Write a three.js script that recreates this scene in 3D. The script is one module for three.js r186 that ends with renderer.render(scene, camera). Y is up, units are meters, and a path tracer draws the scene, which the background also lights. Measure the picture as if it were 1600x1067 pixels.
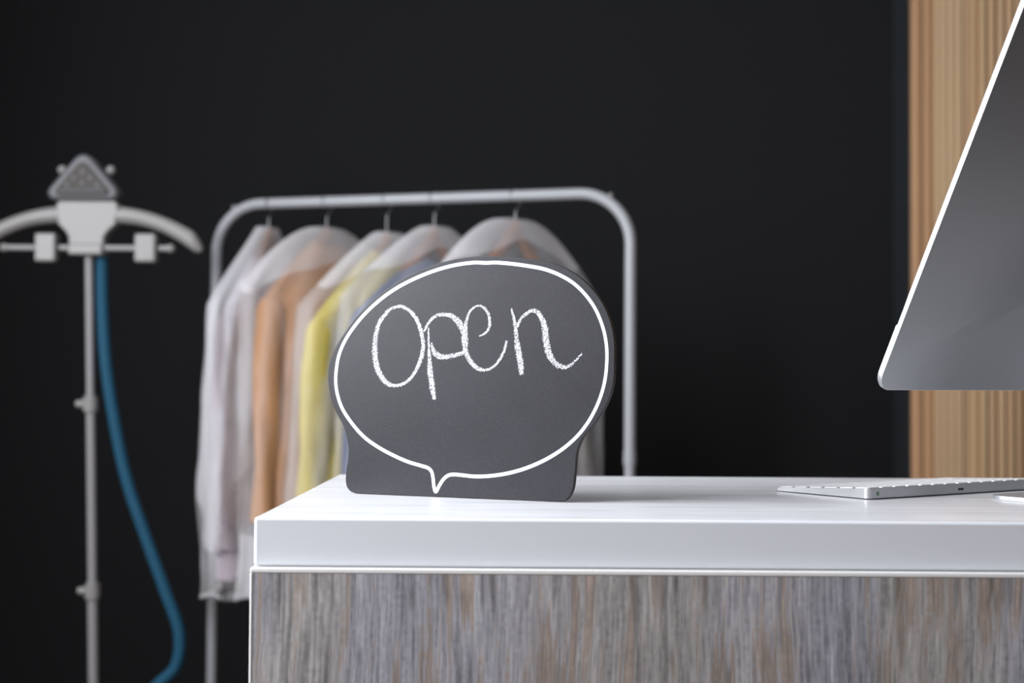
import * as THREE from 'three';
import { RoundedBoxGeometry } from 'three/addons/geometries/RoundedBoxGeometry.js';
import { RectAreaLightUniformsLib } from 'three/addons/lights/RectAreaLightUniformsLib.js';
import { mergeGeometries, mergeVertices } from 'three/addons/utils/BufferGeometryUtils.js';

// ---------------------------------------------------------------- camera, light, exposure
const scene = new THREE.Scene();
const renderer = new THREE.WebGLRenderer({ antialias: true });
renderer.toneMapping = THREE.LinearToneMapping;
renderer.toneMappingExposure = 1.0;
renderer.shadowMap.enabled = true;
renderer.shadowMap.type = THREE.PCFSoftShadowMap;
RectAreaLightUniformsLib.init();

const camera = new THREE.PerspectiveCamera(27.0, 1600 / 1067, 0.05, 50);
camera.position.set(0, 1.116, 1.4);
camera.rotation.order = 'YXZ';
camera.rotation.set(Math.atan(61.5 / 2222), 0, 0.006);
camera.focus = 1.40;
camera.userData.fStop = 4.2;
scene.add(camera);

scene.background = new THREE.Color().setRGB(0.80, 0.90, 1.05);     // plain overcast sky beyond the windows

// the windows of the room, each an opening in a wall with daylight coming through it
const WINDOWS = [
  { x: -1.85, y: 1.97, z: 0.60, w: 1.65, h: 1.45, power: 23.5 },
];
const DAYLIGHT = new THREE.Color().setRGB(0.95, 0.975, 1.02);
function windowLight(intensity, w, h, pos, target) {
  const l = new THREE.RectAreaLight(DAYLIGHT, intensity, w, h);
  l.name = 'window_daylight'; l.position.set(...pos); l.lookAt(...target); scene.add(l);
  return l;
}
for (const w of WINDOWS) windowLight(w.power, w.w - 0.08, w.h - 0.08, [w.x + 0.01, w.y, w.z], [5, w.y, w.z]);

// ---------------------------------------------------------------- helpers
function rng(seed) { let a = seed >>> 0; return () => { a = (a + 0x6D2B79F5) >>> 0; let t = a; t = Math.imul(t ^ (t >>> 15), t | 1); t ^= t + Math.imul(t ^ (t >>> 7), t | 61); return ((t ^ (t >>> 14)) >>> 0) / 4294967296; }; }
const hash = (x, y, s) => { let h = Math.imul(x, 374761393) ^ Math.imul(y, 668265263) ^ Math.imul(s, 974634777); h = Math.imul(h ^ (h >>> 13), 1274126177); h ^= h >>> 16; return (h >>> 0) / 4294967296; };
// smooth value noise that tiles every px by py cells
function vn(x, y, px, py, s) {
  const xi = Math.floor(x), yi = Math.floor(y), fx = x - xi, fy = y - yi;
  const u = fx * fx * (3 - 2 * fx), v = fy * fy * (3 - 2 * fy);
  const m = (a, n) => ((a % n) + n) % n;
  const x0 = m(xi, px), x1 = m(xi + 1, px), y0 = m(yi, py), y1 = m(yi + 1, py);
  const a = hash(x0, y0, s), b = hash(x1, y0, s), c = hash(x0, y1, s), d = hash(x1, y1, s);
  return a + (b - a) * u + (c - a) * v + (a - b - c + d) * u * v;
}
const clamp = (x, a = 0, b = 1) => Math.min(b, Math.max(a, x));
const lerp = (a, b, t) => a + (b - a) * t;
const smooth = (a, b, x) => { const t = clamp((x - a) / (b - a)); return t * t * (3 - 2 * t); };
// texture from f(u, v) -> [r, g, b] in sRGB 0..1, or one number for relief
function tex(w, h, f, color = true) {
  const d = new Uint8Array(w * h * 4);
  for (let j = 0; j < h; j++) for (let i = 0; i < w; i++) {
    const c = f((i + 0.5) / w, (j + 0.5) / h), k = (j * w + i) * 4;
    if (typeof c === 'number') d[k] = d[k + 1] = d[k + 2] = clamp(c) * 255; else { d[k] = clamp(c[0]) * 255; d[k + 1] = clamp(c[1]) * 255; d[k + 2] = clamp(c[2]) * 255; }
    d[k + 3] = 255;
  }
  const t = new THREE.DataTexture(d, w, h);
  t.wrapS = t.wrapT = THREE.RepeatWrapping; t.magFilter = THREE.LinearFilter; t.minFilter = THREE.LinearMipmapLinearFilter; t.generateMipmaps = true;
  if (color) t.colorSpace = THREE.SRGBColorSpace;
  t.needsUpdate = true;
  return t;
}
const rep = (t, x, y) => { const c = t.clone(); c.repeat.set(x, y); c.needsUpdate = true; return c; };
const std = (color, roughness, extra = {}) => new THREE.MeshStandardMaterial({ color, roughness, metalness: 0, ...extra });
const taken = new Map();
function numbered(n) { const k = taken.get(n) ?? 0; taken.set(n, k + 1); return k ? `${n}_${String(k).padStart(3, '0')}` : n; }
function mesh(name, geo, mat, parent) {
  const m = new THREE.Mesh(geo, mat); m.name = parent ? name : numbered(name);
  m.castShadow = m.receiveShadow = true; (parent ?? scene).add(m); return m;
}
function thing(name, label, category, pos = [0, 0, 0], turn = 0, group) {
  const g = new THREE.Group(); g.name = numbered(name); g.position.set(...pos); g.rotation.y = turn;
  g.userData = { label, category }; if (group) g.userData.group = group; scene.add(g); return g;
}
function structure(name, label) {
  const g = new THREE.Group(); g.name = name; g.userData = { kind: 'structure', label, category: name.split('_')[0] }; scene.add(g); return g;
}
const box = (x0, x1, y0, y1, z0, z1) => { const g = new THREE.BoxGeometry(x1 - x0, y1 - y0, z1 - z0); g.translate((x0 + x1) / 2, (y0 + y1) / 2, (z0 + z1) / 2); return g; };
const rbox = (x0, x1, y0, y1, z0, z1, r, n = 3) => { const g = new RoundedBoxGeometry(x1 - x0, y1 - y0, z1 - z0, n, r); g.translate((x0 + x1) / 2, (y0 + y1) / 2, (z0 + z1) / 2); return g; };
const cyl = (r0, r1, h, x, y, z, n = 24) => { const g = new THREE.CylinderGeometry(r1, r0, h, n); g.translate(x, y, z); return g; };   // r0 at the foot, centre given
const tube = (pts, r, n = 48, m = 14, closed = false) => new THREE.TubeGeometry(new THREE.CatmullRomCurve3(pts.map(p => new THREE.Vector3(...p)), closed, 'centripetal'), n, r, m, closed);
const merge = gs => mergeGeometries(gs.map(g => { const q = g.index ? g.toNonIndexed() : g; for (const k of Object.keys(q.attributes)) if (!['position', 'normal', 'uv'].includes(k)) q.deleteAttribute(k); return q; }));
// uv in metres from the dominant axis of each face's normal
function metric(g0) {
  const g = g0.index ? g0.toNonIndexed() : g0, p = g.attributes.position, n = g.attributes.normal, uv = new Float32Array(p.count * 2);
  for (let t = 0; t < p.count; t += 3) {
    let nx = 0, ny = 0, nz = 0;
    for (let k = 0; k < 3; k++) { nx += n.getX(t + k); ny += n.getY(t + k); nz += n.getZ(t + k); }
    nx = Math.abs(nx); ny = Math.abs(ny); nz = Math.abs(nz);
    for (let k = 0; k < 3; k++) {
      const i = t + k, x = p.getX(i), y = p.getY(i), z = p.getZ(i);
      const [a, b] = ny >= nx && ny >= nz ? [x, z] : nx >= nz ? [z, y] : [x, y];
      uv[2 * i] = a; uv[2 * i + 1] = b;
    }
  }
  g.setAttribute('uv', new THREE.BufferAttribute(uv, 2)); return g;
}
// a lofted skin: f(u, v) -> [x, y, z], u around (closed) or across, v along
function skin(nu, nv, f, closed = true) {
  const pos = [], uv = [], idx = [];
  for (let j = 0; j <= nv; j++) for (let i = 0; i <= nu; i++) { pos.push(...f(i / nu, j / nv)); uv.push(i / nu, j / nv); }
  for (let j = 0; j < nv; j++) for (let i = 0; i < nu; i++) { const a = j * (nu + 1) + i, b = a + 1, c = a + nu + 1, d = c + 1; idx.push(a, c, b, b, c, d); }
  const g = new THREE.BufferGeometry();
  g.setAttribute('position', new THREE.Float32BufferAttribute(pos, 3)); g.setAttribute('uv', new THREE.Float32BufferAttribute(uv, 2)); g.setIndex(idx); g.computeVertexNormals();
  if (closed) {                                                     // one smooth normal along the seam
    const n = g.attributes.normal;
    for (let j = 0; j <= nv; j++) { const a = j * (nu + 1), b = a + nu; const v = new THREE.Vector3(n.getX(a) + n.getX(b), n.getY(a) + n.getY(b), n.getZ(a) + n.getZ(b)).normalize(); n.setXYZ(a, v.x, v.y, v.z); n.setXYZ(b, v.x, v.y, v.z); }
  }
  return g;
}
function roundRect(x0, y0, x1, y1, r) {
  const s = new THREE.Shape(); const rr = Array.isArray(r) ? r : [r, r, r, r];       // bottom left, bottom right, top right, top left
  s.moveTo(x0 + rr[0], y0); s.lineTo(x1 - rr[1], y0); s.absarc(x1 - rr[1], y0 + rr[1], rr[1], -Math.PI / 2, 0); s.lineTo(x1, y1 - rr[2]); s.absarc(x1 - rr[2], y1 - rr[2], rr[2], 0, Math.PI / 2);
  s.lineTo(x0 + rr[3], y1); s.absarc(x0 + rr[3], y1 - rr[3], rr[3], Math.PI / 2, Math.PI); s.lineTo(x0, y0 + rr[0]); s.absarc(x0 + rr[0], y0 + rr[0], rr[0], Math.PI, Math.PI * 1.5); return s;
}

// ---------------------------------------------------------------- materials
const speck = tex(256, 256, (u, v) => 0.5 * vn(u * 128, v * 128, 128, 128, 3) + 0.5 * vn(u * 40, v * 40, 40, 40, 4), false);
const paintTone = tex(256, 256, (u, v) => { const k = 0.94 + 0.04 * vn(u * 6, v * 6, 6, 6, 11) + 0.03 * vn(u * 60, v * 60, 60, 60, 12); return [k, k, k]; });
const M = {
  blackPaint: std(new THREE.Color().setRGB(0.0048, 0.0054, 0.0070), 0.9, { map: rep(paintTone, 0.5, 0.5) }),
  slatePaint: std(new THREE.Color().setRGB(0.021, 0.026, 0.030), 0.7),
  whitePaint: std(new THREE.Color().setRGB(0.42, 0.42, 0.43), 0.9),
  ceiling: std(new THREE.Color().setRGB(0.7, 0.7, 0.7), 0.95),
  windowFrame: std(new THREE.Color().setRGB(0.6, 0.6, 0.6), 0.4),
  glass: new THREE.MeshPhysicalMaterial({ color: 0xffffff, roughness: 0.02, transmission: 1, thickness: 0 }),
  edge: std(new THREE.Color().setRGB(0.61, 0.625, 0.66), 0.42, { bumpMap: rep(speck, 16, 16), bumpScale: 0.00003 }),
  steel: std(new THREE.Color().setRGB(0.55, 0.56, 0.58), 0.3, { metalness: 1 }),
  aluminium: std(new THREE.Color().setRGB(0.56, 0.57, 0.59), 0.52, { metalness: 1 }),
  rackPaint: std(new THREE.Color().setRGB(0.34, 0.35, 0.37), 0.38),
  polePaint: std(new THREE.Color().setRGB(0.30, 0.29, 0.30), 0.4),
  hookWire: std(new THREE.Color().setRGB(0.32, 0.33, 0.34), 0.35, { metalness: 1 }),
  plastic: std(new THREE.Color().setRGB(0.28, 0.272, 0.265), 0.4),
  plasticGrey: std(new THREE.Color().setRGB(0.105, 0.105, 0.115), 0.45),
  soleplate: std(new THREE.Color().setRGB(0.045, 0.037, 0.033), 0.6),
  dark: std(new THREE.Color().setRGB(0.01, 0.01, 0.011), 0.5),
  darkGlass: std(new THREE.Color().setRGB(0.012, 0.012, 0.014), 0.08),
  keyboardBody: std(new THREE.Color().setRGB(0.60, 0.61, 0.62), 0.42, { metalness: 1 }),
  key: std(new THREE.Color().setRGB(0.74, 0.74, 0.75), 0.45),
  hangerWood: std(new THREE.Color().setRGB(0.30, 0.13, 0.06), 0.45),
};
// floor boards
const floorTone = [[0.17, 0.105, 0.062], [0.19, 0.118, 0.07], [0.15, 0.092, 0.055], [0.18, 0.11, 0.064]];
const boardGrain = tex(256, 512, (u, v) => { const k = 0.82 + 0.12 * vn(u * 60, v * 4, 60, 4, 21) + 0.1 * vn(u * 18, v * 2, 18, 2, 22); return [k, k * 0.99, k * 0.97]; });
const floorMats = floorTone.map(c => std(new THREE.Color().setRGB(...c), 0.5, { map: boardGrain }));

// ---------------------------------------------------------------- the room
const X0 = -1.85, X1 = 3.0, ZB = -2.8, ZF = 2.95, H = 2.8, T = 0.12;
{
  const floor = structure('floor', 'brown wooden board floor of the room');
  mesh('subfloor', box(X0 - T, X1 + T, -0.12, -0.012, ZB - T, ZF + T), M.dark, floor);
  const g = rbox(-0.0735, 0.0735, -0.012, 0, -0.7, 0.7, 0.002, 1), r = rng(5);
  for (let i = 0; i < 34; i++) for (let j = -1; j < 5; j++) {
    const zc = ZB + 0.7 + j * 1.41 + (i % 2 ? 0.62 : 0);
    if (zc - 0.7 < ZB || zc + 0.7 > ZF) { if (zc + 0.1 < ZB || zc - 0.1 > ZF) continue; }
    const b = mesh('plank', g, floorMats[Math.floor(r() * 4)], floor);
    const a = Math.max(zc - 0.7, ZB), e = Math.min(zc + 0.7, ZF); b.scale.z = (e - a) / 1.4; b.position.set(X0 + 0.075 + i * 0.15, 0, (a + e) / 2);
  }
  const add = (name, label, geos, mat) => { const m = mesh(name, metric(merge(geos)), mat); m.userData = { kind: 'structure', label, category: name.split('_')[0] }; return m; };
  add('wall_back', 'matt black painted wall behind the clothes rack', [box(X0 - T, X1 + T, 0, H, ZB - T, ZB)], M.blackPaint);
  add('wall_right', 'matt black painted wall on the right of the room', [box(X1, X1 + T, 0, H, ZB, ZF)], M.blackPaint);
  add('ceiling', 'plain pale ceiling of the room', [box(X0 - T, X1 + T, H, H + T, ZB - T, ZF + T)], M.ceiling);
  const [A] = WINDOWS, pieces = [];
  let z = ZB;
  for (const w of WINDOWS) { pieces.push([z, w.z - w.w / 2, 0, H], [w.z - w.w / 2, w.z + w.w / 2, 0, w.y - w.h / 2], [w.z - w.w / 2, w.z + w.w / 2, w.y + w.h / 2, H]); z = w.z + w.w / 2; }
  pieces.push([z, ZF, 0, H]);
  add('wall_left', 'plain grey wall with a large window on the left', pieces.map(([a, e, c, d]) => box(X0 - T, X0, c, d, a, e)), M.whitePaint);
  add('wall_front', 'plain grey wall behind the viewer', [box(X0 - T, X1 + T, 0, H, ZF, ZF + T)], M.whitePaint);
  const win = (name, label, w, h, pos, turn) => {
    const g = structure(name, label); g.position.set(...pos); g.rotation.y = turn;
    const f = 0.05;
    mesh('window_frame', merge([box(-w / 2, w / 2, -h / 2, -h / 2 + f, -0.03, 0.03), box(-w / 2, w / 2, h / 2 - f, h / 2, -0.03, 0.03), box(-w / 2, -w / 2 + f, -h / 2 + f, h / 2 - f, -0.03, 0.03), box(w / 2 - f, w / 2, -h / 2 + f, h / 2 - f, -0.03, 0.03), box(-f / 2, f / 2, -h / 2 + f, h / 2 - f, -0.03, 0.03)]), M.windowFrame, g);
    for (const s of [-1, 1]) mesh('pane', box(s < 0 ? -w / 2 + f : f / 2, s < 0 ? -f / 2 : w / 2 - f, -h / 2 + f, h / 2 - f, -0.003, 0.003), M.glass, g);
  };
  win('window_1', 'two-pane window in the left wall level with the counter', A.w, A.h, [X0 - 0.085, A.y, A.z], Math.PI / 2);
}
// slatted partition to the right of the back wall
{
  const g = structure('wall_slatted', 'dark partition clad with pale wooden slats behind the computer');
  mesh('partition_core', metric(box(1.127, X1, 0, H, ZB, -2.622)), M.slatePaint, g);
  const grainOf = knotty => tex(128, 1024, (u, v) => {
    const w = 0.9 + 0.16 * (vn(u * 5 + 1.3 * vn(u * 2, v * 5, 2, 5, 33), v * 3, 5, 3, 31) - 0.5) + 0.12 * (vn(u * 26, v * 6, 26, 6, 32) - 0.5);
    const kd = Math.hypot((u - 0.45) * 0.02, (v - 0.61) * 2.8), k = 1 - knotty * Math.exp(-kd * kd / 0.00006);   // one knot
    return [w * k, w * k * (0.985 - 0.05 * (1 - k)), w * k * 0.96];
  });
  const grain = grainOf(0), knotted = grainOf(0.5);
  const tones = [[0.82, 0.55, 0.33], [0.86, 0.61, 0.38], [0.72, 0.43, 0.24], [0.90, 0.69, 0.47], [0.60, 0.32, 0.165], [0.84, 0.58, 0.35], [0.80, 0.53, 0.31]];
  const mats = tones.map((c, i) => std(new THREE.Color().setRGB(...c), 0.55, { map: (() => { const t = (i > 4 ? knotted : grain).clone(); t.offset.set(0, i > 4 ? 0.03 - 0.37 * (i - 5) : i * 0.23); t.needsUpdate = true; return t; })() }));
  const prof = (w, d) => {                                        // a batten with a rounded nose
    const s = new THREE.Shape(); s.moveTo(-w / 2, 0); s.lineTo(w / 2, 0); s.lineTo(w / 2, d - w * 0.28); s.quadraticCurveTo(w / 2, d, w * 0.18, d); s.lineTo(-w * 0.18, d); s.quadraticCurveTo(-w / 2, d, -w / 2, d - w * 0.28); s.lineTo(-w / 2, 0);
    const e = new THREE.ExtrudeGeometry(s, { depth: H, bevelEnabled: false, curveSegments: 5 });
    e.rotateX(-Math.PI / 2);
    const p = e.attributes.position, uv = e.attributes.uv; for (let i = 0; i < p.count; i++) uv.setXY(i, p.getX(i) / w + 0.5, p.getY(i) / H);
    e.scale(1, 1, -1); e.index = null; const q = e; // mirrored below by flipping the winding
    const a = q.attributes.position.array; for (let t = 0; t < a.length; t += 9) for (let k = 0; k < 3; k++) { const h = a[t + 3 + k]; a[t + 3 + k] = a[t + 6 + k]; a[t + 6 + k] = h; }
    const b = uv.array; for (let t = 0; t < b.length; t += 6) for (let k = 0; k < 2; k++) { const h = b[t + 2 + k]; b[t + 2 + k] = b[t + 4 + k]; b[t + 4 + k] = h; }
    q.computeVertexNormals(); return q;
  };
  const kinds = [0.015, 0.019, 0.024, 0.030].map(w => [w, [0.013, 0.019, 0.024].map(d => prof(w, d))]);
  const r = rng(41);
  let x = 1.1275;
  while (x < X1 - 0.03) {
    const [w, gs] = kinds[Math.floor(r() * (x < 1.30 ? 4 : 2))], far = x > 1.30;
    const m = mesh('slat', gs[far ? 1 + Math.floor(r() * 2) : Math.floor(r() * 2)], mats[r() < 0.12 ? 5 + Math.floor(r() * 2) : Math.floor(r() * 5)], g);
    m.position.set(x + w / 2, 0, -2.622); x += w + (far ? 0.008 : 0.0022);
  }
}
// ---------------------------------------------------------------- counter
const CT = 1.0;                                                     // height of the worktop
{
  const grain = tex(1024, 2048, (u, v) => {
    const wob = 0.8 * vn(u * 9, v * 30, 9, 30, 55);
    const a = vn(u * 9, v * 150 + wob * 3, 9, 150, 51), e = vn(u * 16, v * 430 + wob * 6, 16, 430, 52), c = vn(u * 5, v * 40 + wob, 5, 40, 53), q = vn(u * 60, v * 560, 60, 560, 54);
    const k = 0.97 - 0.07 * smooth(0.55, 0.95, a) - 0.10 * smooth(0.55, 1, e) * (0.4 + c) - 0.03 * smooth(0.4, 0.9, c) - 0.04 * q;
    return [k * 0.985, k * 0.988, k];
  });
  const top = std(new THREE.Color().setRGB(0.83, 0.83, 0.84), 0.31, { map: rep(grain, 0.9, 1.6) });
  const t = thing('countertop', 'thick white wood-grain worktop carrying the chalkboard sign and keyboard', 'countertop', [-0.2162, CT - 0.041, 0.1993], -0.008);
  const all = metric(rbox(0, 1.35, 0, 0.041, -0.549, 0, 0.0028, 4)), p = all.attributes.position, n = all.attributes.normal, up = [], side = [];
  for (let i = 0; i < p.count; i += 3) (n.getY(i) + n.getY(i + 1) + n.getY(i + 2) > 2.6 ? up : side).push(i, i + 1, i + 2);
  const pick = ids => { const g = new THREE.BufferGeometry(); for (const [k, s] of [['position', 3], ['normal', 3], ['uv', 2]]) { const a = all.attributes[k], o = new Float32Array(ids.length * s); ids.forEach((id, q) => { for (let c = 0; c < s; c++) o[q * s + c] = a.array[id * s + c]; }); g.setAttribute(k, new THREE.BufferAttribute(o, s)); } return g; };
  mesh('slab', pick(side), M.edge, t); mesh('grained_surface', pick(up), top, t);

  // weathered grey laminate with brown showing through the worn grain
  const worn = tex(2048, 2048, (u, v) => {
    const w = 0.006 * (vn(u * 14, v * 6, 14, 6, 61) - 0.5) + 0.0010 * (vn(u * 70, v * 40, 70, 40, 62) - 0.5), x = u + w;
    const f1 = vn(x * 500, v * 14, 500, 14, 63), f2 = vn(x * 210, v * 9, 210, 9, 64), f3 = vn(x * 70, v * 6, 70, 6, 65), f4 = vn(x * 26, v * 4, 26, 4, 66), f5 = vn(x * 1000, v * 60, 1000, 60, 67), pit = vn(x * 420, v * 260, 420, 260, 68), patch = vn(x * 130, v * 13, 130, 13, 69);
    let k = 0.575 + 0.17 * (f1 - 0.5) + 0.12 * (f2 - 0.5) + 0.10 * (f3 - 0.5) + 0.13 * (f5 - 0.5) + 0.07 * (pit - 0.5);
    const bare = smooth(0.50, 0.66, 0.26 * f1 + 0.32 * f2 + 0.22 * f3 + 0.20 * patch + 0.10 * (pit - 0.5)), blue = smooth(0.35, 0.8, f4);
    const line = smooth(0.74, 0.92, vn(x * 300, v * 12, 300, 12, 70));
    k *= 1 - 0.16 * line;
    const c = [lerp(k * 1.035, k * 1.0, blue), lerp(k * 1.01, k * 0.995, blue), lerp(k * 1.0, k * 1.045, blue)];
    return c.map((q, i) => lerp(q, k * [0.84, 0.755, 0.70][i], bare * 0.9));
  });
  const front = std(0xffffff, 0.5, { map: rep(worn, 1 / 1.3, 1 / 0.95), bumpMap: rep(worn, 1 / 1.3, 1 / 0.95), bumpScale: 0.0003 });
  const c = thing('counter_base', 'grey weathered wood counter front with white edging under the worktop', 'counter', [-0.2162, 0, 0.1993], -0.008);
  const y1 = CT - 0.0415;
  mesh('front_panel', metric(box(0.0008, 1.346, 0, y1 - 0.0042, -0.008, 0.0075)), front, c);
  mesh('side_panel', metric(box(0.006, 0.022, 0, y1 - 0.0042, -0.50, -0.008)), front, c);
  mesh('side_panel', metric(box(1.328, 1.344, 0, y1 - 0.0042, -0.50, -0.008)), front, c);
  mesh('shelf', metric(box(0.022, 1.328, 0.5, 0.518, -0.48, -0.008)), front, c);
  const eb = std(new THREE.Color().setRGB(0.66, 0.65, 0.64), 0.5, { bumpMap: rep(speck, 16, 16), bumpScale: 0.0001 });
  mesh('edge_band', metric(rbox(-0.0015, 1.349, y1 - 0.0042, y1, -0.50, 0.0080, 0.0012, 2)), eb, c);
  mesh('edge_band', metric(rbox(-0.0015, 0.0008, 0, y1 - 0.0042, -0.05, 0.0080, 0.0012, 2)), eb, c);
  mesh('edge_band', metric(rbox(1.346, 1.349, 0, y1 - 0.0042, -0.05, 0.0080, 0.0012, 2)), eb, c);
}
// ---------------------------------------------------------------- chalkboard sign (all in mm in the plane of its face)
{
  const OUT = [[-28.1,120.2],[-25.6,135.8],[-19.1,150.0],[-8.2,165.5],[6.3,182.2],[25.1,198.6],[43.7,211.1],[63.6,221.5],[84.7,229.2],[105.6,234.7],[123.6,237.6],[135.7,238.5],[149.4,238.7],[165.6,237.7],[189.6,235.4],[209.4,232.1],[229.0,226.1],[245.8,216.6],[257.3,206.7],[267.6,194.5],[275.2,181.2],[280.3,166.8],[282.5,152.5],[282.7,135.8],[282.0,117.2],[279.3,105.3],[274.3,93.3],[266.8,81.3],[258.0,70.3],[251.6,63.0],[247.2,54.5],[244.7,44.9],[243.9,35.2],[242.9,24.4],[241.7,14.8],[238.5,6.8],[233.4,1.8],[0.2,2.0],[-4.3,6.3],[-6.1,12.7],[-5.5,24.3],[-3.6,35.9],[-3.2,46.2],[-5.3,57.7],[-9.4,69.2],[-16.1,79.4],[-22.2,91.0],[-26.0,103.9]];
  const LINE = [[-18.7,113.8],[-18.1,126.7],[-15.3,141.0],[-8.1,156.5],[3.5,171.9],[16.5,185.2],[32.4,197.8],[49.5,208.4],[69.3,217.5],[91.8,225.2],[114.0,230.3],[135.8,232.5],[149.4,231.9],[160.2,231.9],[176.3,230.3],[193.6,227.7],[210.7,224.2],[226.4,218.3],[240.7,210.1],[252.3,199.6],[262.5,186.2],[268.9,172.9],[273.0,159.7],[275.0,145.4],[274.8,131.0],[273.6,119.6],[270.5,106.4],[264.9,92.0],[256.7,77.5],[246.5,64.7],[235.0,54.3],[222.2,45.5],[206.6,37.2],[188.2,30.0],[169.7,25.2],[150.9,22.5],[137.4,21.9],[126.6,22.6],[115.6,23.1],[110.1,22.1],[105.3,18.8],[100.5,12.4],[96.1,5.4],[94.3,9.7],[93.2,18.4],[91.4,25.2],[87.8,28.5],[79.4,30.8],[65.3,34.2],[48.2,40.4],[30.9,48.3],[14.9,58.1],[1.6,70.7],[-10.3,86.0],[-16.3,100.1]];
  const CHALK = [[[51.5,190.3,3.5],[44.1,187.9,4.1],[36.8,181.4,4.9],[30.7,173.3,5.3],[27.7,163.4,5.6],[26.6,153.6,6.4],[26.3,143.7,7.0],[28.0,132.7,7.2],[31.2,124.0,7.0],[36.8,116.3,6.4],[43.6,111.5,5.2],[51.0,110.4,4.0],[59.5,112.7,3.8],[67.9,118.7,4.0],[73.9,127.4,4.6],[79.2,139.3,5.1],[80.9,150.1,5.1],[79.6,160.9,5.1],[75.9,171.8,5.2],[71.0,180.5,4.8],[63.7,187.1,4.0],[56.3,190.3,3.7],[51.5,190.3,3.5]],[[86.8,168.4,1.7],[86.9,156.5,2.8],[87.6,145.7,3.4],[88.3,134.9,5.1],[89.0,124.2,6.8],[90.9,113.4,7.0],[92.1,104.8,6.2],[93.4,98.9,5.1]],[[82.0,165.2,2.3],[86.8,173.3,3.2],[92.7,179.1,3.4],[101.0,181.7,4.0],[110.6,180.5,5.1],[117.7,176.2,6.8],[123.0,169.2,7.3],[126.6,160.6,7.3],[127.3,151.0,6.2],[125.6,144.6,4.5],[118.0,141.4,5.1],[108.5,139.8,5.6],[100.2,139.8,6.2],[94.2,143.0,6.2],[91.2,149.0,4.0],[90.3,153.3,1.7]],[[142.5,159.8,1.3],[148.8,162.8,2.4],[152.8,168.5,3.3],[153.6,175.1,3.6],[151.3,182.6,3.5],[146.8,188.0,3.0],[141.3,189.8,2.6],[135.9,187.8,2.6],[131.4,182.8,3.0],[128.7,176.2,3.5],[126.9,167.9,6.1],[126.5,159.6,7.4],[126.6,151.3,6.5],[128.5,143.0,5.7],[132.7,135.5,5.7],[138.2,129.7,5.2],[144.5,126.9,3.9],[151.7,126.9,3.0],[158.9,130.6,2.6],[165.1,138.0,3.4],[169.1,145.4,3.4],[171.7,154.4,3.0]],[[176.8,185.9,2.1],[178.6,178.9,3.4],[180.5,171.6,4.3],[181.4,163.4,4.7],[182.8,152.7,6.4],[184.6,142.9,7.2],[186.5,133.1,7.2],[187.4,124.1,5.9]],[[182.7,168.3,3.0],[186.2,175.6,3.4],[192.3,181.2,3.8],[199.4,184.4,4.2],[204.6,181.9,5.1],[209.0,175.3,6.3],[211.7,167.2,7.2],[212.6,159.1,7.6],[214.0,150.9,7.6],[215.8,143.6,7.6],[219.7,136.3,6.7],[225.8,131.1,5.8],[231.8,129.5,4.6],[237.8,131.1,3.3],[243.8,136.3,2.5],[249.8,142.0,2.1]]];
  const s = thing('chalkboard_sign', 'black speech-bubble chalkboard with Open chalked in white inside a white outline', 'sign', [-0.1636, CT, -0.0547], -0.3972);
  const spline = (pts, n, closed) => new THREE.CatmullRomCurve3(pts.map(p => new THREE.Vector3(p[0] / 1000, p[1] / 1000, (p[2] ?? 0) / 1000)), closed, 'centripetal').getPoints(n);
  // outline: a smooth curve, with the straight foot let in between its two corner points
  const oi = OUT.findIndex(p => p[0] === 233.4);
  const ring = [...OUT.slice(oi + 1), ...OUT.slice(0, oi + 1)];     // foot left corner -> round -> foot right corner
  const curve = spline([[9, 0.0], ...ring, [226, 0.0]], 260, false);
  const shape = new THREE.Shape(curve.map(p => new THREE.Vector2(p.x, Math.max(0.0006, p.y))));
  const DEPTH = 0.0062, BEV = 0.0006;
  const geo = new THREE.ExtrudeGeometry(shape, { depth: DEPTH - 2 * BEV, bevelEnabled: true, bevelThickness: BEV, bevelSize: BEV, bevelOffset: -BEV, bevelSegments: 3, curveSegments: 2 });
  geo.translate(0, 0, -DEPTH + BEV);
  const U0 = -0.032, V0 = -0.004, UW = 0.32, VH = 0.248;
  const p = geo.attributes.position, uv = geo.attributes.uv;
  for (let i = 0; i < p.count; i++) { if (p.getZ(i) > -0.0008) uv.setXY(i, (p.getX(i) - U0) / UW, (p.getY(i) - V0) / VH); else uv.setXY(i, 0.002 + 0.001 * (i % 3), 0.002 + 0.001 * (i % 2)); }
  // chalk: strokes laid down grain by grain
  const W = 2048, HH = 1600, cov = new Float32Array(W * HH), mx = UW / W;
  for (const st of CHALK) {
    const q = spline(st, st.length * 24, false);
    for (const c of q) {
      const r = c.z / 2, R = r * 1.35, i0 = Math.max(0, Math.floor((c.x - R - U0) / mx)), i1 = Math.min(W - 1, Math.ceil((c.x + R - U0) / mx)), my = VH / HH;
      const j0 = Math.max(0, Math.floor((c.y - R - V0) / my)), j1 = Math.min(HH - 1, Math.ceil((c.y + R - V0) / my));
      for (let j = j0; j <= j1; j++) for (let i = i0; i <= i1; i++) {
        const d = Math.hypot(U0 + (i + 0.5) * mx - c.x, V0 + (j + 0.5) * my - c.y) / r;
        const k = 1 - smooth(0.45, 1.35, d); if (k > cov[j * W + i]) cov[j * W + i] = k;
      }
    }
  }
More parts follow.
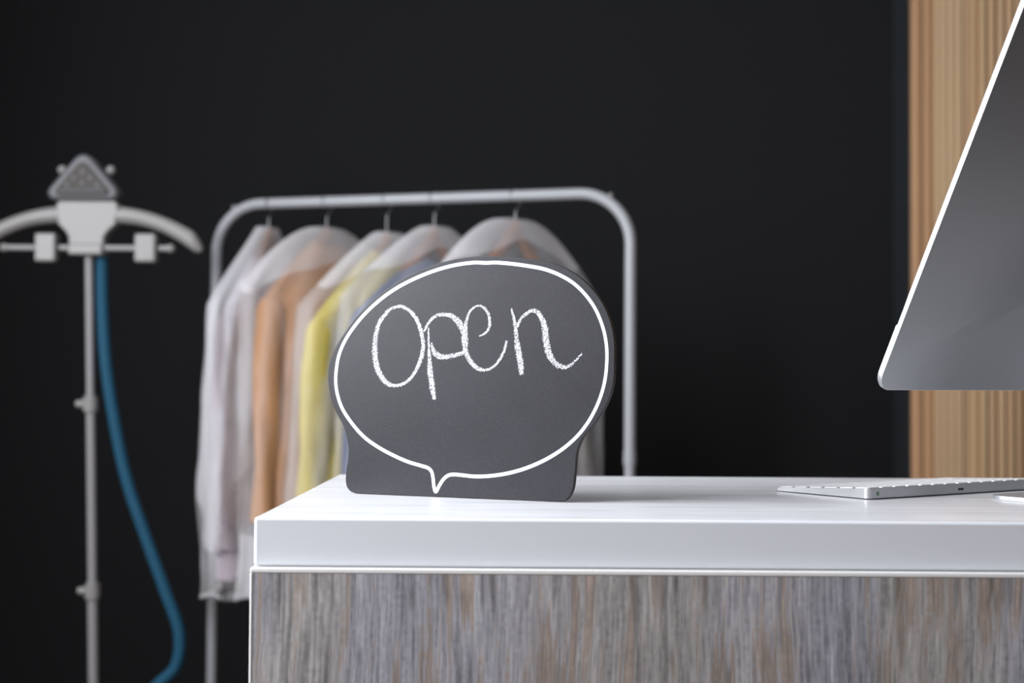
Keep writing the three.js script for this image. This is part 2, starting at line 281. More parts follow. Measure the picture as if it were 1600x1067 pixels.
  const face = tex(W, HH, (u, v) => {
    const i = Math.floor(u * W), j = Math.floor(v * HH), c = cov[j * W + i];
    const g = 0.6 * vn(u * 760, v * 590, 760, 590, 81) + 0.4 * vn(u * 380, v * 294, 380, 294, 82), f = hash(i, j, 83);
    let k = 0.165 + 0.07 * (g - 0.5) + 0.05 * (f - 0.5) + 0.014 * (vn(u * 9, v * 7, 9, 7, 84) - 0.5);
    let col = [k * 1.0, k * 0.985, k * 1.09];
    if (c > 0.01) {
      const gr = 0.55 * g + 0.45 * vn(u * 980, v * 760, 980, 760, 85);
      const a = smooth(-0.07, 0.07, gr - (0.80 - 0.365 * c)) * Math.min(1, c * 3), w = 0.80 + 0.1 * f;
      col = col.map((q, n) => lerp(q, w * [0.985, 0.985, 1][n], a));
    }
    return col;
  });
  face.wrapS = face.wrapT = THREE.ClampToEdgeWrapping;
  const hide = tex(512, 512, (u, v) => 0.6 * vn(u * 110, v * 110, 110, 110, 86) + 0.4 * vn(u * 220, v * 220, 220, 220, 87), false);
  const faceMat = new THREE.MeshPhysicalMaterial({ color: 0xffffff, roughness: 0.37, specularIntensity: 0.57, map: face, bumpMap: rep(hide, 7, 5.5), bumpScale: 0.000055 });
  const sideMat = std(new THREE.Color().setRGB(0.012, 0.010, 0.010), 0.5);
  mesh('board', geo, [faceMat, sideMat], s);
  // printed outline, a hair proud of the face
  const c = spline(LINE, 420, true), ri = new THREE.Shape(), N = c.length - 1;
  const left = [], right = [];
  for (let i = 0; i < N; i++) {
    const a = c[(i + N - 1) % N], b = c[(i + 1) % N], l = Math.hypot(b.x - a.x, b.y - a.y) || 1, nx = -(b.y - a.y) / l, ny = (b.x - a.x) / l;
    const w = 0.00178 - 0.0002 * smooth(0.2, 0.27, c[i].x);
    left.push([c[i].x + nx * w, c[i].y + ny * w]); right.push([c[i].x - nx * w, c[i].y - ny * w]);
  }
  const pos = [], idx = [];
  for (let i = 0; i <= N; i++) { const k = i % N; pos.push(left[k][0], left[k][1], 0, right[k][0], right[k][1], 0, left[k][0], left[k][1], 0.00012, right[k][0], right[k][1], 0.00012); }
  for (let i = 0; i < N; i++) { const a = 4 * i, b = a + 4; idx.push(a + 2, a + 3, b + 2, b + 2, a + 3, b + 3, a, a + 2, b, b, a + 2, b + 2, a + 3, a + 1, b + 3, b + 3, a + 1, b + 1); }
  const og = new THREE.BufferGeometry(); og.setAttribute('position', new THREE.Float32BufferAttribute(pos, 3)); og.setIndex(idx);
  const flat = og.toNonIndexed(); flat.computeVertexNormals();
  // make the front wind towards +z
  mesh('printed_outline', flat, std(new THREE.Color().setRGB(0.66, 0.72, 0.78), 0.6, { side: THREE.DoubleSide }), s).userData.label = 'white printed speech bubble line';
  // prop behind the board that keeps it upright
  const pr = new THREE.Shape(); pr.moveTo(0, 0); pr.lineTo(0.045, 0); pr.lineTo(0.0, 0.12); pr.lineTo(0, 0);
  const pg = new THREE.ExtrudeGeometry(pr, { depth: 0.006, bevelEnabled: false }); pg.rotateY(Math.PI / 2); pg.translate(0.117, 0, -DEPTH);
  mesh('rear_prop', pg, sideMat, s);
}
// ---------------------------------------------------------------- computer and keyboard
{
  const yaw = THREE.MathUtils.degToRad(35);
  const m = thing('desktop_computer', 'slim silver all-in-one computer tilted back, seen from behind', 'computer', [0.4768, CT, -0.0344], yaw);
  // foot plate: local x along the screen, z towards the back of the computer
  const FT = 0.0046;
  const fs = roundRect(-0.001, -0.175, 0.199, 0.001, [0.006, 0.006, 0.022, 0.022]);
  const fg = new THREE.ExtrudeGeometry(fs, { depth: FT - 0.0016, bevelEnabled: true, bevelThickness: 0.0008, bevelSize: 0.0008, bevelOffset: -0.0008, bevelSegments: 3, curveSegments: 12 });
  fg.rotateX(-Math.PI / 2); fg.translate(0, 0.0008, 0); // shape y -> -z
  mesh('foot', fg, M.aluminium, m);
  const tilt = THREE.MathUtils.degToRad(26);
  const screen = new THREE.Vector3(0.3466, 1.1113, 0.035).sub(new THREE.Vector3(0.4768, CT, -0.0344)).applyAxisAngle(new THREE.Vector3(0, 1, 0), -yaw);
  const np = new THREE.Shape();                                    // neck: a bent plate rising from the rear of the foot
  np.moveTo(0.175, 0.002); np.lineTo(0.178, 0.02); np.quadraticCurveTo(0.176, 0.08, 0.150, 0.16); np.lineTo(0.13, 0.235); np.lineTo(0.12, 0.235); np.lineTo(0.140, 0.158); np.quadraticCurveTo(0.167, 0.08, 0.168, 0.02); np.lineTo(0.160, 0.004);
  const ng = new THREE.ExtrudeGeometry(np, { depth: 0.17, bevelEnabled: false, curveSegments: 10 });
  ng.rotateY(-Math.PI / 2); ng.translate(0.185, 0, 0); // profile x -> z, depth -> -x
  mesh('neck', ng, M.aluminium, m);
  const SW = 0.53, SH = 0.43, CH = 0.066, RR = 0.017, TH = 0.0052;
  const place = g => { g.rotateX(tilt); g.translate(screen.x, screen.y, screen.z); return g; };
  // local to the tilted panel: x 0..SW, y 0..SH, z 0 (screen side) .. TH (rim) and on to the domed back
  const outline = roundRect(0, 0, SW, SH, RR).getPoints(10);
  outline.pop();
  const rim = [];
  { const pos = [], idx = [], n = outline.length; const b = 0.0006;
    const rings = [[0, b], [b * 0.3, b * 0.3], [b, 0], [TH - b, 0], [TH - b * 0.3, b * 0.3], [TH, b]];
    const cx = SW / 2, cy = SH / 2;
    for (const [z, ins] of rings) for (const q of outline) pos.push(cx + (q.x - cx) * (1 - ins / cx), cy + (q.y - cy) * (1 - ins / cy), z);
    for (let k = 0; k + 1 < rings.length; k++) for (let i = 0; i < n; i++) { const a = k * n + i, c = k * n + (i + 1) % n; idx.push(a, c, a + n, c, c + n, a + n); }
    const g = new THREE.BufferGeometry(); g.setAttribute('position', new THREE.Float32BufferAttribute(pos, 3)); g.setIndex(idx); g.computeVertexNormals();
    mesh('rim', place(g), M.aluminium, m).userData.label = 'thin bright aluminium edge'; }
  { const pos = [], idx = [], n = outline.length, R = 26, cx = SW / 2, cy = SH / 2;
    const hgt = (x, y) => { const a = clamp(1 - ((x - cx) / cx) ** 2), b = clamp(1 - ((y - cy) / cy) ** 2); return TH + 0.034 * Math.pow(a, 0.9) * Math.pow(b, 0.9); };
    for (let k = 0; k <= R; k++) { const r = 1 - Math.pow(1 - k / R, 1.6); for (const q of outline) { const x = cx + (q.x - cx) * r * (1 - 0.0006 / cx), y = cy + (q.y - cy) * r * (1 - 0.0006 / cy); pos.push(x, y, hgt(x, y)); } }
    for (let k = 0; k < R; k++) for (let i = 0; i < n; i++) { const a = k * n + i, c = k * n + (i + 1) % n; idx.push(a, a + n, c, c, a + n, c + n); }
    const g = new THREE.BufferGeometry(); g.setAttribute('position', new THREE.Float32BufferAttribute(pos, 3)); g.setIndex(idx); g.computeVertexNormals();
    mesh('back_shell', place(g), M.aluminium, m).userData.label = 'smooth domed silver back'; }
  { const g = new THREE.ExtrudeGeometry(roundRect(0.0008, 0.001, SW - 0.0008, CH, [RR, RR, 0.0005, 0.0005]), { depth: 0.0016, bevelEnabled: false, curveSegments: 10 }); g.translate(0, 0, -0.0014);
    mesh('chin', place(g), M.aluminium, m);
    const q = new THREE.ExtrudeGeometry(roundRect(0.0012, CH + 0.0002, SW - 0.0012, SH - 0.001, [0.0005, 0.0005, RR, RR]), { depth: 0.0012, bevelEnabled: false, curveSegments: 10 }); q.translate(0, 0, -0.001);
    mesh('screen_glass', place(q), M.darkGlass, m); }
}
{
  // keyboard: local x along its long back edge away from the near corner, z towards the back (the thick edge)
  const yaw = THREE.MathUtils.degToRad(34.5);
  const k = thing('keyboard', 'slim white and silver wireless keyboard lying on the worktop', 'keyboard', [0.3547, CT, -0.0139], yaw);
  const KW = 0.283, KD = 0.131, HB = 0.0112, HF = 0.0042;
  const top = z => lerp(HB, HF, clamp(-z / KD));
  const s = roundRect(0, 0, KW, KD, 0.006);
  const g = new THREE.ExtrudeGeometry(s, { depth: 1, bevelEnabled: false, curveSegments: 8 });
  g.rotateX(-Math.PI / 2);
  { const p = g.attributes.position; for (let i = 0; i < p.count; i++) { const z = p.getZ(i); p.setY(i, p.getY(i) > 0.5 ? top(z) : lerp(0.0012, 0.0010, clamp(-z / KD))); } g.computeVertexNormals(); }
  mesh('base', g, M.keyboardBody, k);
  for (const [x, z] of [[0.02, -0.015], [KW - 0.02, -0.015], [0.02, -KD + 0.015], [KW - 0.02, -KD + 0.015]]) mesh('foot_pad', cyl(0.006, 0.006, 0.0012, x, 0.0006, z, 16), M.dark, k);
  const pitch = (KW - 0.006) / 14.4, rowp = (KD - 0.006) / 6, gap = 0.0028, slope = Math.atan((HB - HF) / KD);
  const kg = new Map();
  const keyGeo = w => { const id = w.toFixed(3); if (!kg.has(id)) { const r = new THREE.ExtrudeGeometry(roundRect(-w / 2, -(rowp - gap) / 2, w / 2, (rowp - gap) / 2, 0.002), { depth: 0.0006, bevelEnabled: true, bevelThickness: 0.0003, bevelSize: 0.0004, bevelOffset: -0.0004, bevelSegments: 1, curveSegments: 2 }); r.rotateX(-Math.PI / 2); kg.set(id, r); } return kg.get(id); };
  const rows = [Array(14).fill(14.4 / 14), [1.4, ...Array(13).fill(1)], [...Array(13).fill(1), 1.4], [1.7, ...Array(11).fill(1), 1.7], [2.2, ...Array(10).fill(1), 2.2], [1, 1, 1, 1, 1.2, 5, 1.2, 1, 1, 1]];
  rows.forEach((row, ri) => {
    const z = -0.003 - (ri + 0.5) * rowp; let x = 0.003;
    for (const u of row) { const w = u * pitch; const m = mesh('key', keyGeo(w - gap), M.key, k); m.position.set(x + w / 2, top(z) + 0.0001, z); m.rotation.x = -slope; x += w; }
  });
  const green = std(new THREE.Color().setRGB(0.03, 0.14, 0.04), 0.5);
  const sw = new THREE.CylinderGeometry(0.0019, 0.0019, 0.0006, 18); sw.rotateX(Math.PI / 2); sw.translate(0.0135, 0.0058, 0.0001);
  const sm = mesh('power_switch', sw, green, k);
  const sk = new THREE.CylinderGeometry(0.0009, 0.0009, 0.0006, 14); sk.rotateX(Math.PI / 2); sk.translate(0.0139, 0.0058, 0.0003); mesh('slider', sk, M.keyboardBody, sm);
  const pt = new THREE.ExtrudeGeometry(roundRect(-0.0042, -0.0011, 0.0042, 0.0011, 0.001), { depth: 0.0004, bevelEnabled: false }); pt.translate(KW / 2, 0.0055, 0); mesh('charging_port', pt, M.dark, k);
}
// ---------------------------------------------------------------- clothes rack
const RL = new THREE.Vector3(-0.705, 0, -1.98), RRt = new THREE.Vector3(0.258, 0, -1.70), BAR = 1.530, RB = 0.0125;
const rackDir = RRt.clone().sub(RL).normalize(), rackLen = RRt.distanceTo(RL), rackYaw = Math.atan2(-rackDir.z, rackDir.x);
{
  const g = thing('clothes_rack', 'pale grey tubular clothes rail with rounded corners holding five garments', 'clothes rack', RL.toArray(), rackYaw);
  const cr = 0.115, pts = [], N = 12;
  pts.push([0, 0.95, 0]);
  pts.push([0, BAR - cr - 0.2, 0]); pts.push([0, BAR - cr - 0.02, 0]);
  for (let i = 0; i <= N; i++) { const a = Math.PI - i / N * Math.PI / 2; pts.push([cr + cr * Math.cos(a), BAR - cr + cr * Math.sin(a), 0]); }
  pts.push([cr + 0.02, BAR, 0]); pts.push([rackLen / 2, BAR, 0]); pts.push([rackLen - cr - 0.02, BAR, 0]);
  for (let i = 0; i <= N; i++) { const a = Math.PI / 2 - i / N * Math.PI / 2; pts.push([rackLen - cr + cr * Math.cos(a), BAR - cr + cr * Math.sin(a), 0]); }
  pts.push([rackLen, BAR - cr - 0.02, 0]); pts.push([rackLen, BAR - cr - 0.2, 0]); pts.push([rackLen, 0.95, 0]);
  mesh('top_rail', tube(pts, RB, 220, 18), M.rackPaint, g);
  for (const x of [0, rackLen]) {
    mesh('post', cyl(RB * 0.92, RB * 0.92, 0.9, x, 0.52, 0), M.rackPaint, g);
    mesh('joint_collar', cyl(RB * 1.12, RB * 1.12, 0.03, x, 0.95, 0), M.rackPaint, g);
    const ft = tube([[x, 0.055, -0.24], [x, 0.07, 0], [x, 0.055, 0.24]], 0.0125, 20, 14); mesh('foot', ft, M.rackPaint, g);
    for (const z of [-0.225, 0.225]) { const w = new THREE.CylinderGeometry(0.023, 0.023, 0.016, 20); w.rotateZ(Math.PI / 2); w.translate(x, 0.023, z); const c = mesh('castor', w, M.dark, g); mesh('stem', cyl(0.005, 0.005, 0.022, x, 0.043, z, 10), M.steel, c); }
    const sgn = x ? -1 : 1, kx = x + sgn * (cr - cr * Math.cos(Math.PI / 3.2)), ky = BAR - cr + cr * Math.sin(Math.PI / 3.2) + 0.0155;
    const b = new THREE.SphereGeometry(0.0055, 14, 10); b.translate(kx - sgn * 0.006, ky - 0.002, 0); mesh('button', b, M.plastic, g);
  }
  mesh('lower_rail', tube([[0, 0.17, 0], [rackLen / 2, 0.17, 0], [rackLen, 0.17, 0]], 0.009, 6, 12), M.rackPaint, g);
}
// ---------------------------------------------------------------- garments in their covers
const bagMat = new THREE.MeshStandardMaterial({ color: new THREE.Color().setRGB(0.92, 0.91, 0.94), roughness: 0.42, transparent: true, opacity: 0.19, side: THREE.DoubleSide });
const liningMat = new THREE.MeshStandardMaterial({ color: new THREE.Color().setRGB(0.90, 0.89, 0.92), roughness: 0.8, transparent: true, opacity: 0.36, side: THREE.DoubleSide });
const weave = tex(256, 256, (u, v) => { const k = 0.92 + 0.08 * vn(u * 120, v * 120, 120, 120, 91) - 0.05 * vn(u * 10, v * 10, 10, 10, 92); return [k, k, k]; });
const flecked = tex(256, 512, (u, v) => { const k = 0.93, a = vn(u * 26, v * 50, 26, 50, 93), f = smooth(0.8, 0.9, a); return [lerp(k, 0.45, f), lerp(k * 0.97, 0.46, f), lerp(k, 0.55, f)]; });
const cloth = (c, map = weave) => std(new THREE.Color().setRGB(...c), 0.9, { map, side: THREE.DoubleSide });
function hanger(h) {
  const g = thing('coat_hanger', h.hangerLabel, 'hanger', h.pos, h.turn, 'hangers on the clothes rail');
  const pts = []; const cy = BAR - 0.0025, r = 0.0160;
  for (let i = 0; i <= 14; i++) { const a = -0.35 + i / 14 * (Math.PI + 0.35 + 0.5); pts.push([r * Math.cos(a), cy + r * Math.sin(a), 0]); }
  pts.push([-0.010, cy - 0.020, 0], [-0.002, cy - 0.03, 0], [0, cy - 0.045, 0], [0, h.neck - 0.012, 0]);
  mesh('hook', tube(pts, 0.0015, 60, 8), M.hookWire, g);
  const arm = s => skin(14, 24, (u, v) => { const a = u * 2 * Math.PI, x = s * v * 0.165, y = h.neck - 0.026 - (h.drop + 0.0) * Math.pow(v, 0.9), th = lerp(0.012, 0.016, v) * (v > 0.94 ? Math.sqrt(clamp((1 - v) / 0.06)) : 1), hh = lerp(0.026, 0.015, v) * (v > 0.94 ? Math.sqrt(clamp((1 - v) / 0.06)) : 1); return [x, y + hh * Math.sin(a), th * Math.cos(a) + 0.01 * v * v]; });
  mesh('shoulder_bar', merge([arm(1), arm(-1)]), M.hangerWood, g);
}
function shirt(h) {
  const g = thing('shirt', h.shirtLabel, 'shirt', h.pos, h.turn, 'shirts on the clothes rail'), m = h.cloth, sd = h.seed;
  const yt = h.neck - h.open, ys = h.neck - h.drop - 0.025, yb = h.hem;
  const fold = (a, y, k) => 0.007 * k * Math.sin(a * 5 + sd + 4 * y) + 0.005 * k * Math.sin(a * 9 - sd * 2 + 7 * y);
  mesh('body', skin(64, 44, (u, v) => {
    const a = u * 2 * Math.PI, y = lerp(yt, yb, Math.pow(v, 1.25)), sh = clamp((yt - y) / (yt - ys)), w = y > ys ? lerp(0.055, h.S - 0.046, Math.pow(sh, 0.85)) : lerp(h.S - 0.046, h.S - 0.04, (ys - y) / (ys - yb)), d = lerp(0.028, h.thick - 0.016, smooth(0, 1, sh)), k = smooth(0, 0.5, v);
    const c = Math.cos(a), s = Math.sin(a), f = fold(a, y, k);
    return [Math.sign(c) * Math.pow(Math.abs(c), 0.8) * (w + f * 0.4), y, Math.sign(s) * Math.pow(Math.abs(s), 0.8) * (d + f)];
  }), m, g);
  for (const s of [-1, 1]) mesh('sleeve', skin(28, 34, (u, v) => {
    const a = u * 2 * Math.PI, y = lerp(ys + 0.008, h.cuff, v), cx = s * lerp(h.S - 0.062, h.S - 0.047, smooth(0, 0.35, v)) + 0.004 * Math.sin(3 * v + sd), r = lerp(0.043, 0.036, v) * (v < 0.1 ? Math.sqrt(1 - (1 - v / 0.1) ** 2) : 1) + 0.006 * Math.sin(3 * a + 9 * v + sd) * v;
    return [cx + r * 0.95 * Math.cos(a), y, 0.003 * Math.sin(4 * v + sd) + r * 0.66 * Math.sin(a)];
  }), m, g);
  mesh('collar', skin(36, 6, (u, v) => { const a = u * 2 * Math.PI, r = lerp(0.038, 0.048, v) + 0.003 * Math.sin(v * Math.PI); return [r * 1.15 * Math.cos(a), yt + lerp(0.008, -0.024, v) + 0.008 * Math.cos(2 * a), r * 0.5 * Math.sin(a)]; }), m, g);
}
function bag(h) {
  const g = thing('garment_cover', h.bagLabel, 'garment cover', h.pos, h.turn, 'translucent covers on the clothes rail'), sd = h.seed, L = h.L;
  const yt = h.neck, ys = h.neck - h.drop, yb = h.bottom, n1 = (x, y, s) => vn(x + 50, y + 50, 1000, 1000, s) - 0.5;
  // one point of the cover at angle a and height y, drawn in by inset
  const wall = (a, v, inset) => {
    const y = lerp(yt, yb, v), q = clamp((yt - y) / (yt - ys));
    let w = lerp(0.034, L, Math.pow(q, h.round)), d = lerp(0.022, h.thick, smooth(0, 1.0, q));
    const low = clamp((ys - y) / (ys - yb));
    w += low > 0 ? 0.022 * Math.sin(low * 3.0) * h.flare + 0.012 * n1(low * 4, sd, 7) : 0;
    const k = smooth(0.03, 0.4, v), c = Math.cos(a), s = Math.sin(a);
    const f = k * (0.010 * Math.sin(a * 7 + sd + 3 * low) + 0.008 * Math.sin(a * 13 + 2 * sd - 5 * low)) + 0.016 * k * n1(a * 3.2 + sd, y * 7, 5) + 0.008 * k * n1(a * 9, y * 22 + sd, 6);
    const hem = v === 1 ? 0.006 * Math.sin(a * 6 + sd) : 0;
    return [Math.sign(c) * Math.pow(Math.abs(c), 0.82) * (w + f * 0.5 - inset) + 0.006 * Math.sin(3 * low + sd), y + hem, Math.sign(s) * Math.pow(Math.abs(s), 0.82) * (d + f - inset)];
  };
  mesh('cover', skin(140, 90, (u, v) => wall(u * 2 * Math.PI, v, 0)), bagMat, g);
  const top = h.drop * h.cape / (yt - yb), low = (yt - h.hem + 0.02) / (yt - yb);
  mesh('shoulder_lining', skin(90, 24, (u, v) => { const a = u * 2 * Math.PI; return wall(a, lerp(0.004, top * (0.58 + 0.7 * Math.abs(Math.cos(a)) + 0.06 * Math.sin(5 * a + sd)), v), 0.0022); }), liningMat, g);
  mesh('hem_lining', skin(120, 20, (u, v) => { const a = u * 2 * Math.PI; return wall(a, lerp(low + 0.012 * Math.sin(2 * a + sd), 0.998, v), 0.0022); }), liningMat, g);
  mesh('hem', skin(140, 6, (u, v) => {
    const a = u * 2 * Math.PI, c = Math.cos(a), s = Math.sin(a), b = v * 2 * Math.PI, low = 1, f = (0.010 * Math.sin(a * 7 + sd + 3) + 0.008 * Math.sin(a * 13 + 2 * sd - 5)) + 0.016 * n1(a * 3.2 + sd, yb * 7, 5) + 0.008 * n1(a * 9, yb * 22 + sd, 6);
    const w = L + 0.022 * Math.sin(3.0) * h.flare + 0.012 * n1(4, sd, 7) + f * 0.5 + 0.0025 * Math.cos(b), d = h.thick + f + 0.0025 * Math.cos(b);
    return [Math.sign(c) * Math.pow(Math.abs(c), 0.82) * w + 0.006 * Math.sin(3 * low + sd), yb + 0.006 * Math.sin(a * 6 + sd) + 0.005 * Math.sin(b), Math.sign(s) * Math.pow(Math.abs(s), 0.82) * d];
  }), bagMat, g);
}
const onRail = f => RL.clone().addScaledVector(rackDir, f * rackLen).toArray();
const turnFor = deg => -(Math.PI / 2 + THREE.MathUtils.degToRad(deg));
const GARMENTS = [
  { f: 0.135, a: 19, neck: 1.474, drop: 0.19, round: 0.95, L: 0.236, flare: 1.0, seed: 1.3, S: 0.232, cape: 2.9, open: 0.075, thick: 0.058, hem: 0.67, cuff: 0.74, bottom: 0.640, cloth: cloth([0.62, 0.57, 0.60], flecked), color: 'white flecked', where: 'at the left end of the rail' },
  { f: 0.283, a: 42, neck: 1.470, drop: 0.14, round: 0.62, L: 0.236, flare: 0.3, seed: 2.9, S: 0.216, cape: 0.9, open: 0.05, thick: 0.055, hem: 0.80, cuff: 0.80, bottom: 0.636, cloth: cloth([0.60, 0.28, 0.10]), color: 'brown', where: 'second from the left' },
  { f: 0.432, a: 47, neck: 1.456, drop: 0.18, round: 0.85, L: 0.246, flare: 0.4, seed: 4.1, S: 0.244, cape: 0.6, open: 0.06, thick: 0.05, hem: 0.78, cuff: 0.78, bottom: 0.63, cloth: cloth([0.68, 0.56, 0.11]), color: 'yellow', where: 'in the middle of the rail' },
  { f: 0.547, a: 48, neck: 1.467, drop: 0.165, round: 0.80, L: 0.252, flare: 0.4, seed: 5.7, S: 0.25, cape: 0.55, open: 0.085, thick: 0.046, hem: 0.78, cuff: 0.78, bottom: 0.63, cloth: cloth([0.15, 0.185, 0.285]), color: 'blue', where: 'second from the right' },
  { f: 0.738, a: 52, neck: 1.478, drop: 0.17, round: 0.55, L: 0.236, flare: 0.3, seed: 7.2, S: 0.232, cape: 0.5, open: 0.12, thick: 0.06, hem: 0.78, cuff: 0.78, bottom: 0.63, cloth: cloth([0.66, 0.64, 0.64]), color: 'plain white', where: 'nearest the right end of the rail' },
];
for (const h of GARMENTS) {
  h.pos = onRail(h.f); h.turn = turnFor(h.a);
  h.hangerLabel = `wooden hanger with steel hook holding the ${h.color} shirt`;
  h.shirtLabel = `${h.color} long-sleeved shirt inside a translucent cover, ${h.where}`;
  h.bagLabel = `milky translucent garment cover over the ${h.color} shirt, ${h.where}`;
  hanger(h); shirt(h); bag(h);
}
// ---------------------------------------------------------------- garment steamer
{
  const sx = -0.9205, sz = -1.8, lean = -0.0245;
  const g = thing('garment_steamer', 'white upright garment steamer with blue hose beside the clothes rack', 'steamer', [sx, 0, sz]);
  const at = y => lean * (y - 0.0);                                // the pole leans slightly to the left
  mesh('water_tank', rbox(-0.19, 0.09, 0.03, 0.24, -0.13, 0.15, 0.03, 4), M.plastic, g);
  mesh('tank_lid', rbox(-0.17, 0.07, 0.24, 0.265, -0.11, 0.13, 0.01, 3), M.plasticGrey, g);
  for (const [x, z] of [[-0.15, -0.09], [0.05, -0.09], [-0.15, 0.11], [0.05, 0.11]]) { const w = new THREE.CylinderGeometry(0.018, 0.018, 0.014, 18); w.rotateZ(Math.PI / 2); w.translate(x, 0.018, z); mesh('wheel', w, M.dark, g); }
  const seg = (y0, y1, r) => tube([[at(y0), y0, 0], [at((y0 + y1) / 2), (y0 + y1) / 2, 0], [at(y1), y1, 0]], r, 8, 16);
  mesh('pole', seg(0.25, 0.66, 0.0112), M.polePaint, g);
  mesh('pole', seg(0.64, 1.08, 0.0102), M.polePaint, g);
  mesh('pole', seg(1.05, 1.44, 0.0092), M.polePaint, g);
  for (const y of [1.0585, 0.6403]) { const c = mesh('clamp', cyl(0.0165, 0.0165, 0.034, at(y), y, 0), M.plastic, g); const kn = new THREE.CylinderGeometry(0.008, 0.0095, 0.02, 16); kn.rotateZ(Math.PI / 2); kn.translate(at(y) - 0.022, y, 0); mesh('knob', kn, M.plastic, c); }
  const hx = -0.9552 - sx;
  // hanger bracket
  const b = new THREE.Shape(); b.moveTo(-0.036, 1.398); b.lineTo(0.034, 1.398); b.lineTo(0.034, 1.432); b.quadraticCurveTo(0.04, 1.448, 0.060, 1.463); b.lineTo(0.066, 1.500); b.lineTo(0.056, 1.518); b.lineTo(-0.058, 1.518); b.lineTo(-0.066, 1.500); b.lineTo(-0.060, 1.463); b.quadraticCurveTo(-0.042, 1.448, -0.036, 1.432); b.lineTo(-0.036, 1.398);
  const bg = new THREE.ExtrudeGeometry(b, { depth: 0.024, bevelEnabled: true, bevelThickness: 0.006, bevelSize: 0.005, bevelSegments: 4, curveSegments: 8 }); bg.translate(hx, 0, -0.010);
  mesh('hanger_bracket', bg, M.plastic, g);
  mesh('bracket_foot', rbox(hx - 0.040, hx + 0.038, 1.392, 1.418, -0.014, 0.028, 0.006, 3), M.plastic, g);
  const arm = s => skin(20, 40, (u, v) => {
    const a = u * 2 * Math.PI, x = s * lerp(0.05, 0.258, v), y = 1.484 + 0.004 * v - 0.07 * v * v - 0.008 * v * v * v, tip = v > 0.9 ? Math.sqrt(clamp((1 - v) / 0.1)) : 1, hh = (0.020 - 0.004 * Math.sin(v * 3.1) + 0.004 * v) * tip, th = 0.016 * tip;
    return [hx + x, y + hh * Math.sin(a) - (v > 0.9 ? (v - 0.9) * 0.02 : 0), 0.004 + th * Math.cos(a)];
  });
  mesh('hanger_arm', arm(-1), M.plastic, g); mesh('hanger_arm', arm(1), M.plastic, g);
  const rod = new THREE.CylinderGeometry(0.0068, 0.0068, 0.37, 14); rod.rotateZ(Math.PI / 2); rod.translate(hx, 1.4085, 0.012);
  const rm = mesh('clip_rod', rod, M.polePaint, g);
  for (const s of [-1, 1]) { const e = new THREE.SphereGeometry(0.0098, 16, 12); e.translate(hx + s * 0.187, 1.4085, 0.012); mesh('end_cap', e, M.plastic, rm); }
  for (const x of [-0.089, 0.134]) mesh('clip', rbox(hx + x - 0.0235, hx + x + 0.0235, 1.376, 1.440, 0.000, 0.034, 0.006, 3), M.plastic, g);
  // steam head resting on the bracket
  const tri = (k, y0) => { const r = 0.022 * k, pts = [[-0.074 * k, -0.026 * k], [0.074 * k, -0.026 * k], [0, 0.062 * k]]; const s = new THREE.Shape();
    const n = 3; for (let i = 0; i < n; i++) { const p = pts[i], a = pts[(i + 2) % 3], c = pts[(i + 1) % 3]; const la = Math.hypot(a[0] - p[0], a[1] - p[1]), lc = Math.hypot(c[0] - p[0], c[1] - p[1]); const p0 = [p[0] + (a[0] - p[0]) * r / la, p[1] + (a[1] - p[1]) * r / la], p1 = [p[0] + (c[0] - p[0]) * r / lc, p[1] + (c[1] - p[1]) * r / lc]; if (i) s.lineTo(...p0); else s.moveTo(...p0); s.quadraticCurveTo(p[0], p[1], ...p1); } s.closePath(); return s; };
  const hy = 1.551, hX = -0.9615 - sx;
  const hg = new THREE.ExtrudeGeometry(tri(1.06), { depth: 0.036, bevelEnabled: true, bevelThickness: 0.010, bevelSize: 0.010, bevelSegments: 5, curveSegments: 10 }); hg.translate(hX, hy, -0.012);
  const head = mesh('steam_head', hg, M.plasticGrey, g);
  const so = new THREE.ExtrudeGeometry(tri(0.90), { depth: 0.004, bevelEnabled: true, bevelThickness: 0.0015, bevelSize: 0.0015, bevelSegments: 2, curveSegments: 10 }); so.translate(hX, hy - 0.001, 0.033);
  mesh('soleplate', so, M.soleplate, head);
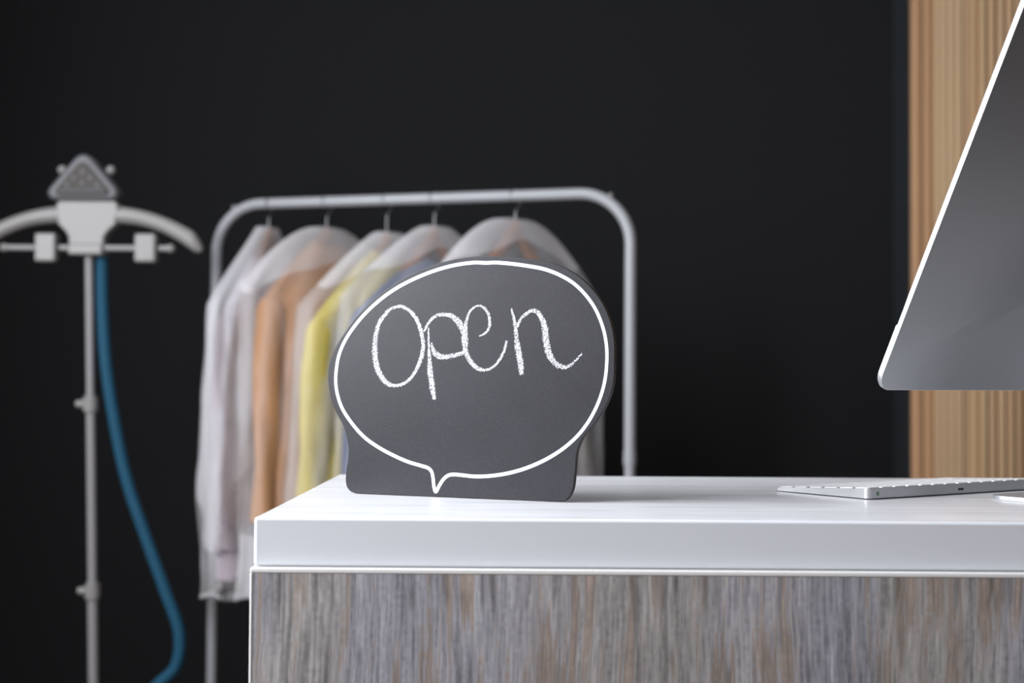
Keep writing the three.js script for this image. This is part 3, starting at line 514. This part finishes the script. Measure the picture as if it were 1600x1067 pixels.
  for (const [x, y] of [[-0.034, -0.004], [-0.018, 0.012], [0.0, 0.026], [0.018, 0.012], [0.034, -0.004], [0, 0.0]]) { const c = new THREE.CylinderGeometry(0.0035, 0.0035, 0.002, 12); c.rotateX(Math.PI / 2); c.translate(hX + x, hy + y, 0.0388); mesh('steam_vent', c, M.plasticGrey, head); }
  const lip = new THREE.CylinderGeometry(0.0042, 0.0042, 0.10, 10); lip.rotateZ(Math.PI / 2); lip.translate(hX, hy - 0.0185, 0.0385); mesh('lower_bar', lip, M.plasticGrey, head);
  for (const s of [-1, 1]) { const e = new THREE.SphereGeometry(0.0105, 16, 12); e.translate(hX + s * 0.0545, hy + 0.034, 0.004); mesh('brush_peg', e, M.plastic, head); }
  mesh('head_cradle', rbox(hX - 0.048, hX + 0.048, 1.512, 1.528, -0.012, 0.02, 0.005, 3), M.plasticGrey, g);
  // hose with fine ribs
  const P = [[-0.930, 1.45, -0.020], [-0.930, 1.40, -0.016], [-0.927, 1.30, -0.012], [-0.9143, 1.161, 0], [-0.893, 1.03, 0.004], [-0.8602, 0.888, 0.008], [-0.815, 0.762, 0.012], [-0.7709, 0.6456, 0.014], [-0.7367, 0.546, 0.014], [-0.745, 0.475, 0.012], [-0.7825, 0.4361, 0.008], [-0.83, 0.385, 0.004], [-0.885, 0.30, 0], [-0.905, 0.262, 0]].map(([x, y, z]) => new THREE.Vector3(x - sx, y, z));
  const hc = new THREE.CatmullRomCurve3(P, false, 'centripetal'), hg2 = new THREE.TubeGeometry(hc, 420, 0.0135, 14, false);
  { const p = hg2.attributes.position, n = hg2.attributes.normal; for (let i = 0; i < p.count; i++) { const ring = Math.floor(i / 15), k = ring % 2 ? -0.0007 : 0.0005; p.setXYZ(i, p.getX(i) + n.getX(i) * k, p.getY(i) + n.getY(i) * k, p.getZ(i) + n.getZ(i) * k); } hg2.computeVertexNormals(); }
  mesh('hose', hg2, std(new THREE.Color().setRGB(0.003, 0.072, 0.135), 0.75), g).userData.label = 'blue ribbed steam hose';
}
renderer.render(scene, camera);
